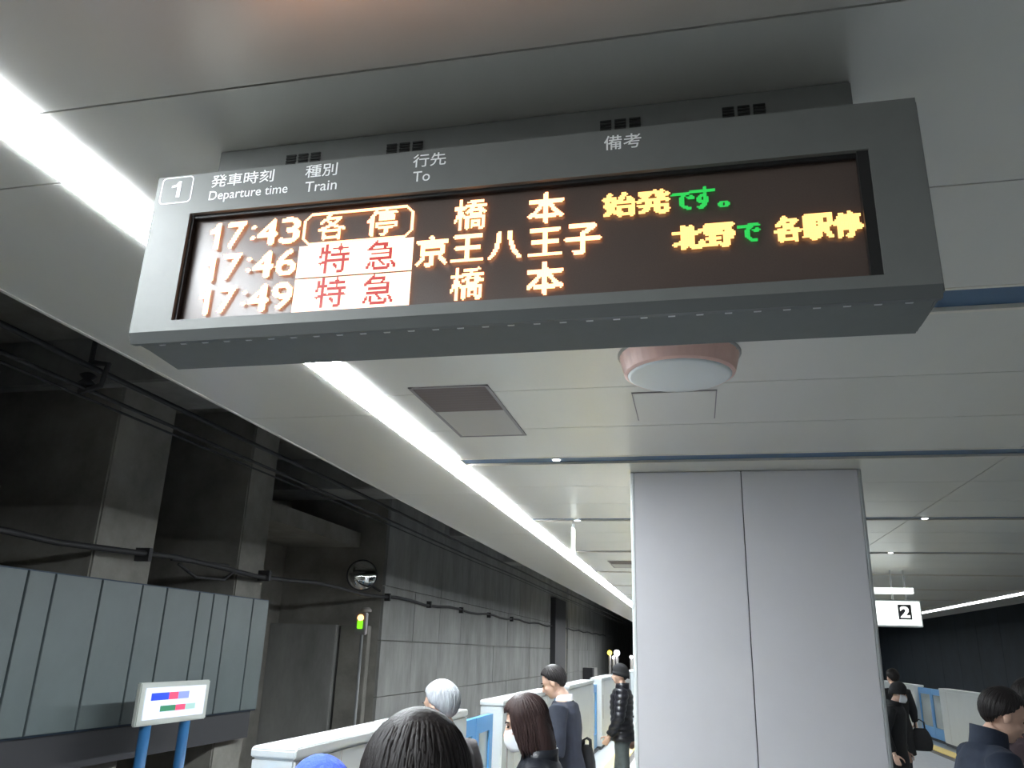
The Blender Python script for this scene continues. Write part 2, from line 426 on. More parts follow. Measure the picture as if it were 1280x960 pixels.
obj('arm', MB().tube([(-4.2, 4.65, 3.68), (-4.05, 4.65, 3.66), (-4.08, 4.65, 3.50), (-4.25, 4.65, 3.46)], .022, 6), M_cable, hg)
obj('insulator', MB().lathe((-4.2, 4.65, 3.50), [(.03, 0), (.06, .02), (.03, .05), (.06, .08), (.03, .1)], 12), M_cable, hg, smooth=True)

# ================================================================== DEPARTURE SIGN
sg = thing('departure_board', 'large grey hanging LED departure board with train times', 'departure board', (-.39, 1.6, 2.43))
SX0, SX1, SZ0, SZ1, SY = -1.268, .477, 2.476, 2.893, 1.5
scx0, scx1, scz0, scz1 = -1.162, .378, 2.502, 2.783
mb = MB()
# shell: section with a lower chamfer, opening for the screen
mb.prism([(SY+.03, SZ1), (SY+.03, 2.46), (1.69, 2.45), (1.69, SZ1)], SX0+.004, SX1-.004, 'x')
obj('housing', mb, M_sign, sg, bevel=.004)
fr = MB()
fr.box(SX0, SX1, SY, SY+.031, scz1, SZ1); fr.box(SX0, scx0, SY, SY+.031, SZ0, scz1); fr.box(scx1, SX1, SY, SY+.031, SZ0, scz1)
fr.box(scx0, scx1, SY, SY+.031, SZ0, scz0)
fb = bmesh.new()
o = obj('bezel', fr, M_sign, sg)
bm = bmesh.new(); bm.from_mesh(o.data); bmesh.ops.remove_doubles(bm, verts=bm.verts[:], dist=1e-5); bm.to_mesh(o.data); bm.free()
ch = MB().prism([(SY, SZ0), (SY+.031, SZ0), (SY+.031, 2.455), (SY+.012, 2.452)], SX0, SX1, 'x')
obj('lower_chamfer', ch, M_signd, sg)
obj('side_trim', MB().box(SX0-.004, SX0+.006, SY+.006, SY+.19, 2.462, SZ1-.002), M_sign, sg, bevel=.003)
obj('side_trim', MB().box(SX1-.006, SX1+.004, SY+.006, SY+.19, 2.462, SZ1-.002), M_sign, sg, bevel=.003)
rv = obj('rivet', MB().box(-.007, .007, -.003, .003, -.002, .002), M_steel, sg, local=True)
for i in range(30):
    q = rv if i == 0 else rv.copy()
    if i: col.objects.link(q)
    q.location = Vector((-1.2+i*.056, 1.535, 2.457)) - sg.location
sc = obj('screen', MB().box(scx0, scx1, SY+.0265, SY+.0295, scz0, scz1), M_screen, sg)
obj('screen_gasket', MB().box(scx0, scx0+.006, SY+.010, SY+.021, scz0, scz1).box(scx1-.022, scx1, SY+.006, SY+.021, scz0, scz1).box(scx0, scx1, SY+.012, SY+.021, scz1-.008, scz1), M_recess, sg)
# mounting box
obj('mounting_box', MB().box(-1.248, .406, 1.693, 1.84, 2.7, CH-.001), M_sign, sg, bevel=.003)
for x in (-.99, -.70, -.135, .16):
    g = MB()
    for a in range(3):
        for b in range(4): g.box(x-.05+a*.036, x-.05+a*.036+.028, 1.689, 1.695, 3.030+b*.0085, 3.0350+b*.0085)
    obj('vent_grille', g, M_recess, sg)
# printed lettering
print_text('number_text', '1', -1.226, -1.200, 2.832, 2.877, SY, M_print, sg, .02)
def rrect(x0, x1, z0, z1, r, t, y):
    mb = MB(); o_, i_ = [], []
    for cx, cz, a0 in ((x1-r, z1-r, 0), (x0+r, z1-r, 90), (x0+r, z0+r, 180), (x1-r, z0+r, 270)):
        for k in range(6):
            a = R(a0+k*18); o_.append((cx+r*math.cos(a), y, cz+r*math.sin(a))); i_.append((cx+(r-t)*math.cos(a), y, cz+(r-t)*math.sin(a)))
    n = len(o_); mb.add(o_+i_, [(k, (k+1) % n, n+(k+1) % n, n+k) for k in range(n)]); return mb
obj('number_frame', rrect(-1.255, -1.167, 2.815, 2.893-.003, .012, .003, SY-.0008), M_print, sg)
print_text('heading_text', '発車時刻', -1.117, -.949, 2.849, 2.884, SY, M_print, sg, .008)
print_text('heading_text', 'Departure time', -1.117, -.908, 2.806, 2.839, SY, M_print, sg, .004)
print_text('heading_text', '種別', -.867, -.785, 2.849, 2.884, SY, M_print, sg, .008)
print_text('heading_text', 'Train', -.863, -.782, 2.810, 2.838, SY, M_print, sg, .004)
print_text('heading_text', '行先', -.597, -.517, 2.847, 2.882, SY, M_print, sg, .008)
print_text('heading_text', 'To', -.594, -.553, 2.809, 2.836, SY, M_print, sg, .004)
print_text('heading_text', '備考', -.156, -.075, 2.841, 2.878, SY, M_print, sg, .008)
# LED lettering
def led_smear(name, items, m, y=1.5195, sh=2):
    seen = set()
    for it in items:
        c = led_cells([it]); c = {(i+k, j) for i, j in c for k in range(sh)} - seen; seen |= c
        led_obj(name, c, m, sg, y)
rows = [(2.686, 2.762), (2.602, 2.678), (2.516, 2.592)]
def led(name, items, m, y=1.5195):
    seen = set()
    for k in range(0, len(items)):
        c = led_cells([items[k]]) - seen; seen |= c
        if c: led_obj(name, c, m, sg, y)
for (z0, z1), t in zip(rows, ('17:43', '17:46', '17:49')):
    xs = [(-1.112, -1.084), (-1.065, -1.015), (-1.001, -.992), (-.984, -.931), (-.924, -.872)]
    z0 += .004; z1 -= .004; it = []
    for chh, (a, b) in zip(t, xs):
        if chh == ':':
            it += [('.', a, b+.004, z0+.016, z0+.027, .02), ('.', a, b+.004, z0+.044, z0+.055, .02)]
        else: it.append((chh, a, b, z0, z1, .022))
    led('time_text', it, M_led)
# local train: outlined box
z0, z1 = rows[0]
cells = set()
I0, I1 = int((-.863+1.165)/PITCH), int((-.592+1.165)/PITCH); J0, J1 = 48, 71
for i in range(I0, I1+1):
    for j in range(J0, J1+1):
        di = min(i-I0, I1-i); dj = min(j-J0, J1-j)
        if di + dj >= 5 and (di < 2 or dj < 2 or di+dj < 7): cells.add((i, j))
led_obj('type_frame', cells, M_led, sg)
led('type_text', [('各', -.828, -.757, z0+.004, z1-.004, .018), ('停', -.706, -.632, z0+.004, z1-.004, .014)], M_led)
for k, (a, b) in enumerate(((24, 47), (0, 23))):
    whole = {(i, j) for i in range(I0-1, I1+2) for j in range(a, b+1)}
    z0, z1 = rows[k+1]
    red = set()
    for it in (('特', -.815, -.742, z0+.002, z1-.001, .0), ('急', -.700, -.626, z0+.002, z1-.001, .0)):
        rc = led_cells([it], thr=.36); red |= rc; led_obj('type_text', rc, M_ledr, sg, y=1.5190)
    if k == 0: whole = {c for c in whole if c[1] != a}
    led_obj('type_field', whole-red, M_ledw, sg)
for z0, z1 in (rows[0], rows[2]):
    led('destination_text', [('橋', -.497, -.420, z0, z1, .012), ('本', -.327, -.245, z0, z1, .024)], M_led)
z0, z1 = rows[1]
led('destination_text', [('京', -.581, -.506, z0, z1, .022), ('王', -.497, -.424, z0+.004, z1-.004, .024), ('八', -.414, -.338, z0+.003, z1-.003, .024), ('王', -.324, -.25, z0+.004, z1-.004, .024), ('子', -.244, -.166, z0+.002, z1-.002, .024)], M_led)
led_smear('remark_text', [('始', -.162, -.093, 2.687, 2.745, .03), ('発', -.092, -.02, 2.687, 2.745, .03)], M_ledy)
led_smear('remark_text', [('で', -.016, .03, 2.690, 2.733, .02), ('す', .026, .07, 2.688, 2.742, .02), ('。', .078, .098, 2.688, 2.704, .05)], M_ledg, 1.5193)
led_smear('remark_text', [('北', -.018, .045, 2.597, 2.652, .03), ('野', .046, .108, 2.597, 2.652, .03)], M_ledy)
led_smear('remark_text', [('で', .113, .157, 2.603, 2.645, .02)], M_ledg, 1.5193)
led_smear('remark_text', [('各', .185, .238, 2.598, 2.655, .03), ('駅', .240, .298, 2.598, 2.655, .03), ('停', .299, .350, 2.598, 2.655, .03)], M_ledy)

# ================================================================== CEILING FITTINGS
def vent(x0, x1, y0, y1, label):
    t = thing('ceiling_vent', label, 'vent', ((x0+x1)/2, (y0+y1)/2, CH), 0, None)
    f = MB(); w_ = .018
    for a in ((x0, x1, y0, y0+w_), (x0, x1, y1-w_, y1), (x0, x0+w_, y0, y1), (x1-w_, x1, y0, y1)): f.box(*a, CH-.006, CH+.0)
    obj('frame', f, M_ventf, t)
    ym = y0+(y1-y0)*.44
    obj('plate', MB().box(x0+w_, x1-w_, ym, y1-w_, CH-.004, CH-.0005), M_ventp, t)
    obj('duct', MB().box(x0+w_, x1-w_, y0+w_, ym, CH-.0012, CH-.0005), M_recess, t)
    n = 10
    for k in range(n):
        yy = y0+w_+(ym-y0-w_)*(k+.5)/n
        obj('louvre', MB().prism([(yy-.019, CH-.002), (yy+.010, CH-.006), (yy+.019, CH-.006), (yy-.010, CH-.002)], x0+w_, x1-w_, 'x'), M_louvre, t)
vent(-1.44, -1.005, 3.80, 4.82, 'square ceiling air vent, half brown louvre, beside the left light line')
vent(-1.25, -.82, 12.1, 13.1, 'far brown ceiling vent seen just left of the pillar edge')
lp = thing('ceiling_lamp', 'round drum ceiling lamp with a salmon ring, unlit, below the departure board', 'ceiling lamp', (-.03, 3.50, CH))
obj('base_plate', MB().lathe((-.03, 3.5, CH), [(.272, -.012), (.276, -.006), (.276, 0)], 48), M_ventp, lp, smooth=False)
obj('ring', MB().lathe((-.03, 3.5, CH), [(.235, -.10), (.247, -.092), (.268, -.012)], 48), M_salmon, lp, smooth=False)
obj('lens', MB().lathe((-.03, 3.5, CH), [(.06, -.122), (.15, -.118), (.215, -.108), (.236, -.098)], 48), M_lampw, lp, smooth=True)
for a in (100, 200, 340):
    obj('screw', MB().lathe((-.03+.262*math.cos(R(a)), 3.5+.262*math.sin(R(a)), CH), [(.006, -.018), (.006, -.01)], 8), M_steel, lp)
ht = thing('access_hatch', 'flat square ceiling hatch just behind the round lamp', 'hatch', (-.065, 4.3, CH))
obj('hatch_frame', MB().box(-.285, .152, 4.03, 4.56, CH-.003, CH), M_ventf, ht)
obj('hatch_lid', MB().box(-.279, .146, 4.036, 4.554, CH-.006, CH-.002), M_ceil, ht, bevel=.002)
M_disc = mat('disc_glow', (0, 0, 0), .5, emit=(.9, .95, 1), es=5)
for (x, y, lab) in ((-.925, 5.50, 'small round glowing disc in the first channel right of the light line'), (-1.16, 8.25, 'small glowing disc in the second channel left of the pillar'), (2.14, 8.20, 'small glowing disc in the channel right of the pillar'), (2.4, 10.9, 'glowing ceiling disc close to the right edge of the pillar')):
    t = thing('ceiling_disc', lab, 'glow_disc', (x, y, CH))  # self-glowing disc set at each small bright spot in the channels
    obj('rim', MB().lathe((x, y, CH), [(.034, -.008), (.038, -.002), (.038, .03)], 20), M_white, t)
    obj('lens', MB().lathe((x, y, CH), [(.012, -.013), (.026, -.011), (.030, -.007)], 20), M_disc, t)
t = thing('hanging_plate', 'thin white plate hung edge-on under the ceiling beside the left light line', 'hanging sign', (-1.225, 8.4, CH))
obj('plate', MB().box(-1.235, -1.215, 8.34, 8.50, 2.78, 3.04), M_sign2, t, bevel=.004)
for y in (8.36, 8.48): obj('rod', MB().tube([(-1.225, y, 3.04), (-1.225, y, CH)], .006, 6), M_white, t)

# platform 2 sign
t = thing('platform_sign', 'lit white hanging platform sign with a boxed numeral 2', 'sign', (2.4, 13.1, 2.3))
obj('housing', MB().box(1.55, 3.19, 13.0, 13.2, 2.29, 2.665), M_white, t, bevel=.006)
obj('face', MB().box(1.57, 3.17, 12.992, 13.0, 2.31, 2.645), M_sign2, t)
obj('glowing_bar', MB().box(1.9, 3.12, 13.02, 13.18, 2.76, 2.84), M_sign2, t)  # bar above the sign, given the same glowing material as its face
for x in (2.0, 2.84, 3.02): obj('rod', MB().tube([(x, 13.1, 2.66), (x, 13.1, CH)], .012, 6), M_steel, t)
obj('number_frame', MB().box(2.87, 3.05, 12.986, 12.992, 2.39, 2.60), mat('sign2_dark', (.05, .05, .06), .5), t)
print_text('number_text', '2', 2.895, 3.025, 2.415, 2.575, 12.986, M_sign2, t, .04, th=.002)

# ================================================================== PLATFORM GATES
def gate_box(side, xf, xb, y0, y1, label):
    s = 1 if side == 'left' else -1
    zt = 1.32 if side == 'left' else 1.25
    g = thing('platform_gate', label, 'platform gate', ((xf+xb)/2, (y0+y1)/2, 0))
    xa, xz = min(xf, xb), max(xf, xb)
    obj('cabinet', MB().box(xa, xz, y0, y1, .06, zt-.05), M_white, g, bevel=.012)
    obj('top_cover', MB().prism([(y0-.004, zt-.05), (y1+.004, zt-.05), (y1+.004, zt-.012), (y1-.012, zt), (y0+.012, zt), (y0-.004, zt-.012)], xa-.004, xz+.004, 'x'), M_white, g, bevel=.006)
    obj('plinth', MB().box(xa+.02, xz-.02, y0+.01, y1-.01, 0, .06), M_dark, g)
    xs = xf
    for yy in (y0+.55, y1-.55): obj('panel_joint', MB().box(xs-.001 if s > 0 else xs-.002, xs+.002 if s > 0 else xs+.001, yy-.004, yy+.004, .08, zt-.06), M_ventp, g)
    obj('indicator', MB().box(min(xs, xs+.006*s), max(xs, xs+.006*s), y0+.22, y0+.26, .55, 1.0), M_ventf, g)
    if s > 0: obj('top_lug', MB().box((xa+xz)/2-.06, (xa+xz)/2+.06, (y0+y1)/2-.12, (y0+y1)/2+.12, zt-.002, zt+.016), M_white, g, bevel=.004)
    return g
def gate_door(side, xc, y0, y1, label):
    g = thing('gate_door', label, 'gate door', (xc, (y0+y1)/2, 0))
    ym = (y0+y1)/2
    for a, b in ((y0+.004, ym-.006), (ym+.006, y1-.004)):
        zt = 1.20
        f = MB(); w_ = .11
        f.box(xc-.025, xc+.025, a, b, .05, .30); f.box(xc-.025, xc+.025, a, b, zt-.14, zt); f.box(xc-.025, xc+.025, a, a+w_, .30, zt-.14); f.box(xc-.025, xc+.025, b-w_, b, .30, zt-.14)
        lf = obj('door_leaf', f, M_gateblue, g)
        obj('window', MB().box(xc-.008, xc+.008, a+w_, b-w_, .30, zt-.14), M_glass, lf)
    obj('sill', MB().box(xc-.06, xc+.06, y0, y1, 0, .03), M_dark, g)
    return g
gate_names = ['white platform gate cabinet nearest the viewer on the left', 'white left platform gate cabinet beside the suited man', 'white left platform gate cabinet hidden by the suited man', 'white left platform gate cabinet behind the beanie wearer', 'left platform gate cabinet fifth from the viewer', 'left platform gate cabinet farthest in view by the pillar']
starts = [3.88, 8.30, 12.7, 17.1, 21.5, 25.9]
GX, GB, GXR = -1.9, -2.13, 5.55
for y, lab in zip(starts, gate_names): gate_box('left', GX, GB, y, y+3.1, lab)
dl = ['blue gate door at the bottom left below the monitor', 'blue gate door between the first two left cabinets', 'blue gate door behind the suited man', 'blue gate door left of the beanie wearer', 'blue gate door beyond the beanie wearer', 'farthest blue gate door on the left']
for y, lab in zip(starts, dl): gate_door('left', -2.02, y-1.3, y, lab)

gate_box('right', 5.55, 5.8, 17.5, 22.0, 'white right gate cabinet just left of the bowing man in navy')
gate_box('right', 5.55, 5.8, 24.4, 29.0, 'white right gate cabinet behind the person carrying the bag')
gate_box('right', 5.55, 5.8, 10.6, 15.0, 'white right gate cabinet outside the right frame edge')
gate_door('right', 5.68, 22.0, 24.4, 'blue double gate door with two windows on the right')
gate_door('right', 5.68, 15.0, 17.5, 'blue gate door at the far right edge behind the bowing man')

# ================================================================== TRACKSIDE THINGS
def ybox(t, name, y0, y1, z0, z1, x0, x1, m): return obj(name, MB().box(x0, x1, y0, y1, z0, z1), m, t)
t = thing('platform_monitor', 'white framed lit monitor with two coloured bars on blue posts', 'monitor', (-5.35, 7.95, -1.2))
obj('frame', MB().box(-5.35, -5.30, 7.36, 8.55, .985, 1.385), M_ventp if False else mat('monitor_frame', (.55, .58, .54), .5), t, bevel=.01)
s_ = obj('screen', MB().box(-5.303, -5.294, 7.44, 8.47, 1.04, 1.335), M_screenw, t)
def bar(y0, y1, z0, z1, segs):
    n = 10
    for a, b, m in segs: obj('bar', MB().box(-5.296, -5.290, y0+(y1-y0)*a, y0+(y1-y0)*b, z0, z1), m, s_)
bar(7.53, 8.16, 1.215, 1.285, [(0, .45, M_mblue), (.45, .70, M_mred), (.70, 1, M_mlb)])
bar(7.70, 8.30, 1.105, 1.16, [(0, .42, M_mgreen), (.42, .70, M_mred), (.70, 1, M_mlg)])
for y in (7.62, 8.28): obj('post', MB().tube([(-5.37, y, -1.2), (-5.37, y, 1.0)], .055, 12), M_postblue, t, smooth=True)
t = thing('convex_mirror', 'round convex mirror mounted high on the dark tunnel recess edge', 'mirror', (-6.0, 14.2, 3.03))
Mx = Matrix.Rotation(R(24), 3, 'Z')
def disc(r, d0, d1, n=36, dome=0):
    mb = MB(); rings = []
    prof = [(r, d0), (r, d1)] + ([(r*math.cos(a), d1+dome*math.sin(a)) for a in (.3, .6, .9, 1.2, 1.5)] if dome else [])
    for q, h in prof: rings.append([Vector((-6.0, 14.2, 3.03)) + Mx @ Vector((q*math.cos(2*math.pi*k/n), -h, q*math.sin(2*math.pi*k/n))) for k in range(n)])
    return mb.loft(rings)
obj('rim', disc(.285, -.05, .0), M_dark, t); obj('glass', disc(.265, -.01, .004, dome=.07), M_mirror, t, smooth=True)
obj('bracket', MB().tube([(-6.0, 14.25, 2.95), (-5.9, 14.9, 2.8)], .025, 8), M_cable, t)
t = thing('signal_lamp', 'small signal box showing a glowing orange and green lamp on a thin pole', 'signal', (-5.95, 14.2, -1.2))
obj('pole', MB().tube([(-5.9, 14.2, -1.2), (-5.9, 14.2, 2.05)], .028, 10), mat('pole_grey', (.25, .26, .26), .5), t, smooth=True)
obj('lamp_box', MB().box(-6.02, -5.82, 14.12, 14.24, 1.98, 2.36), M_ventf, t, bevel=.012)
obj('hood', MB().lathe((-5.86, 14.22, 2.40), [(.09, -.02), (.09, .02), (.05, .06)], 16), M_ventp, t)
obj('orange_lamp', MB().lathe((-5.92, 14.12, 2.27), [(.058, 0), (.05, -.03), (.02, -.045)], 20, 'y'), M_lampo, t)
obj('green_lamp', MB().box(-5.97, -5.87, 14.09, 14.13, 2.08, 2.23), M_lampg, t, bevel=.01)
t = thing('wall_box', 'small dark and pale box on the far left tunnel wall', 'junction box', (-5.75, 46, .3))
obj('dark_side', MB().box(-5.8, -5.3, 43.5, 44.2, .35, 1.05), M_dark, t); obj('pale_side', MB().box(-5.8, -5.3, 44.25, 45.6, .35, 1.05), M_ventp, t)
for (x, z, r, m, lab) in ((-4.06, 1.82, .11, M_lampy, 'far yellow tunnel lamp left of the white ones'), (-3.72, 1.82, .14, M_lampwh, 'far white tunnel lamp beside the yellow one'), (-3.88, 1.62, .06, M_lampwh, 'lower far white tunnel lamp above a pale post'), (-3.05, 1.66, .07, M_lampwh, 'far white tunnel lamp close to the pillar edge')):
    t = thing('tunnel_lamp', lab, 'lamp', (x, 40, -1.2))
    obj('bulb', MB().ell((x, 40, z), (r, r, r)), m, t, smooth=True)
    obj('stand', MB().tube([(x, 40.1, -1.2), (x, 40.1, z)], .06, 10), M_ventp, t)

# ================================================================== PEOPLE
def rings_to(mb, rings, n=20):
    return mb.loft([[Vector((c[0]+rx*math.cos(2*math.pi*k/n), c[1]+ry*math.sin(2*math.pi*k/n), c[2])) for k in range(n)] for c, rx, ry in rings])
def blob(name, mb, m, parent, voxel, smooth_it=2, disp=None, label=None):
    me = bpy.data.meshes.new(name); me.from_pydata([tuple(v) for v in mb.v], [], mb.f)
    bm = bmesh.new(); bm.from_mesh(me); bmesh.ops.recalc_face_normals(bm, faces=bm.faces[:]); bm.to_mesh(me); bm.free()
    o = bpy.data.objects.new(name, me); col.objects.link(o)
    md = o.modifiers.new('r', 'REMESH'); md.mode = 'VOXEL'; md.voxel_size = voxel; md.use_smooth_shade = True
    if smooth_it:
        sm = o.modifiers.new('s', 'SMOOTH'); sm.factor = .5; sm.iterations = smooth_it
    dg = bpy.context.evaluated_depsgraph_get()
    me2 = bpy.data.meshes.new_from_object(o.evaluated_get(dg)); me2.name = name
    o.modifiers.clear(); o.data = me2; bpy.data.meshes.remove(me)
    me2.materials.clear(); me2.materials.append(m)
    me2.polygons.foreach_set('use_smooth', [True]*len(me2.polygons))
    if disp:
        co = np.empty(len(me2.vertices)*3); me2.vertices.foreach_get('co', co); co = co.reshape(-1, 3)
        nn = np.empty_like(co); me2.vertices.foreach_get('normal', nn.reshape(-1)) if False else None
        no = np.array([v.normal[:] for v in me2.vertices])
        co = co + no*disp(co)[:, None]; me2.vertices.foreach_set('co', co.reshape(-1)); me2.update()
    o.parent = parent
    if label: o['label'] = label
    return o
def folds(amp=.006, f=18, ph=0):
    return lambda c: amp*(np.sin(c[:, 2]*f+3*np.sin(c[:, 0]*9+ph)+2*c[:, 1]*8)*.6+np.sin(c[:, 0]*31+c[:, 2]*13+ph)*.4)
def quilts(amp=.012, f=.075):
    return lambda c: amp*(np.abs(np.sin(np.pi*c[:, 2]/f))-.5)
def hand(mb, wrist, d, palm_n, side, s, curl=.5):
    """palm and five fingers; d = direction of the forearm, palm_n = where the palm faces"""
    d = Vector(d).normalized(); n = Vector(palm_n); n = (n-d*n.dot(d)).normalized(); u = d.cross(n)*side
    W = Vector(wrist)
    M = Matrix((u, d, n)).transposed()
    mb.ell(W+d*.048*s, (.038*s, .052*s, .015*s), M, 14, 10)
    mb.tube([W-d*.03*s, W+d*.03*s], [.024*s, .026*s], 10)
    for k, (off, L) in enumerate(((-.029, .062), (-.010, .074), (.010, .070), (.028, .055))):
        p = W+d*.088*s+u*off*s*1.05; pts = [p-d*.02*s, p]; a = 0; q = p
        for j, fr in enumerate((.45, .32, .23)):
            a += curl*(.7+.12*k); q = q+(d*math.cos(a)+n*math.sin(a))*L*fr*s; pts.append(q)
        mb.tube(pts, [.0095*s, .0095*s, .009*s, .008*s, .0065*s], 8)
    p = W+d*.03*s-u*.032*s
    mb.tube([p, p+(d*.6-u*.7+n*.3)*.035*s, p+(d*.95-u*.75+n*.7)*.055*s, p+(d*1.5-u*.6+n*1.1)*.062*s], [.013*s, .0115*s, .010*s, .007*s], 8)

def locks(hm, style, rnd, s):
    """hair as overlapping combed locks from the crown down; hm maps head space to body space"""
    mb = MB(); base = MB()
    bob = style['kind'] == 'bob'
    def endpol(az):
        d = abs((math.degrees(az)+180) % 360-180)
        if bob: return R(66 if d < 40 else 66+34*min(1, (d-40)/15))
        P_ = [(0, style.get('front', 52)), (38, style.get('front', 52)+2), (62, 66), (80, 90), (92, 104), (106, 112), (128, 140), (180, style.get('back', 152))]
        for (a0, b0), (a1, b1) in zip(P_[:-1], P_[1:]):
            if d <= a1: return R(b0+(b1-b0)*(d-a0)/(a1-a0))
        return R(120)
    def cap(lift, p, az):
        v_ = .006*max(0, math.cos(p))
        return (math.sin(p)*math.sin(az)*(.082+lift), -.012+math.sin(p)*math.cos(az)*(.101+lift), .028+math.cos(p)*(.097+lift)+v_)
    n_ = 40; rings = []
    for k in range(13): rings.append([cap(.004, max(.03, endpol(2*math.pi*i/n_)*k/12), 2*math.pi*i/n_) for i in range(n_)])
    for k in range(12, -1, -1): rings.append([cap(-.010, max(.03, endpol(2*math.pi*i/n_)*k/12), 2*math.pi*i/n_) for i in range(n_)])
    base.loft(rings)
    if style['kind'] == 'bob':
        L = style['len']
        rr = []
        for k in range(9):
            t = k/8; z = .02-(L+.02)*t; fl_ = .004*math.sin(t*math.pi)
            rr.append(((0, -.046-.008*t, z), .082+.006*t+fl_-.008*t*t, .066+fl_-.006*t))
        rings_to(base, [((0, -.040, .050), .060, .048)]+rr, 24)
    def scalp(az, pol, lift):
        lift += .002; 
        # az 0 = front(+Y); pol 0 = crown
        x = math.sin(pol)*math.sin(az)*(.083+lift); y = -.012+math.sin(pol)*math.cos(az)*(.103+lift); z = .028+math.cos(pol)*(.098+lift)
        return Vector((x, y, z))
    N = style.get('n', 70)*2
    for i in range(N):
        az = 2*math.pi*(i+rnd.random()*.6)/N
        end = endpol(az)*(1+.04*rnd.random())
        st = R(3)+rnd.random()*(end*.35 if not bob else end*.2); lift = -.002+rnd.random()*.003
        if style.get('hat'): st = end*.80
        pts = [scalp(az+.045*math.sin(k*.6+i), st+(end-st)*k/7, lift) for k in range(8)]
        if bob and end > R(85):
            q = pts[-1]; Lk = style['len']*(.85+.2*rnd.random())
            for k in range(1, 6):
                pts.append(Vector((q.x*(1+.016*k-.006*k*k*.8)+.004*math.sin(k+i), q.y*(1-.01*k)+.004*math.cos(k*1.3+i), q.z-(Lk-.01)*k/5)))
        r0 = style.get('r', .008)
        rad = [r0*(.55+.45*min(1, k/2)) for k in range(len(pts))]; rad[-1] = r0*.25
        mb.tube([hm(p) for p in pts], [r*s for r in rad], 6)
    base.v = [tuple(hm(Vector(v))) for v in base.v]
    mb2 = MB(); mb2.add(base.v, base.f); mb2.add(mb.v, mb.f)
    return mb2

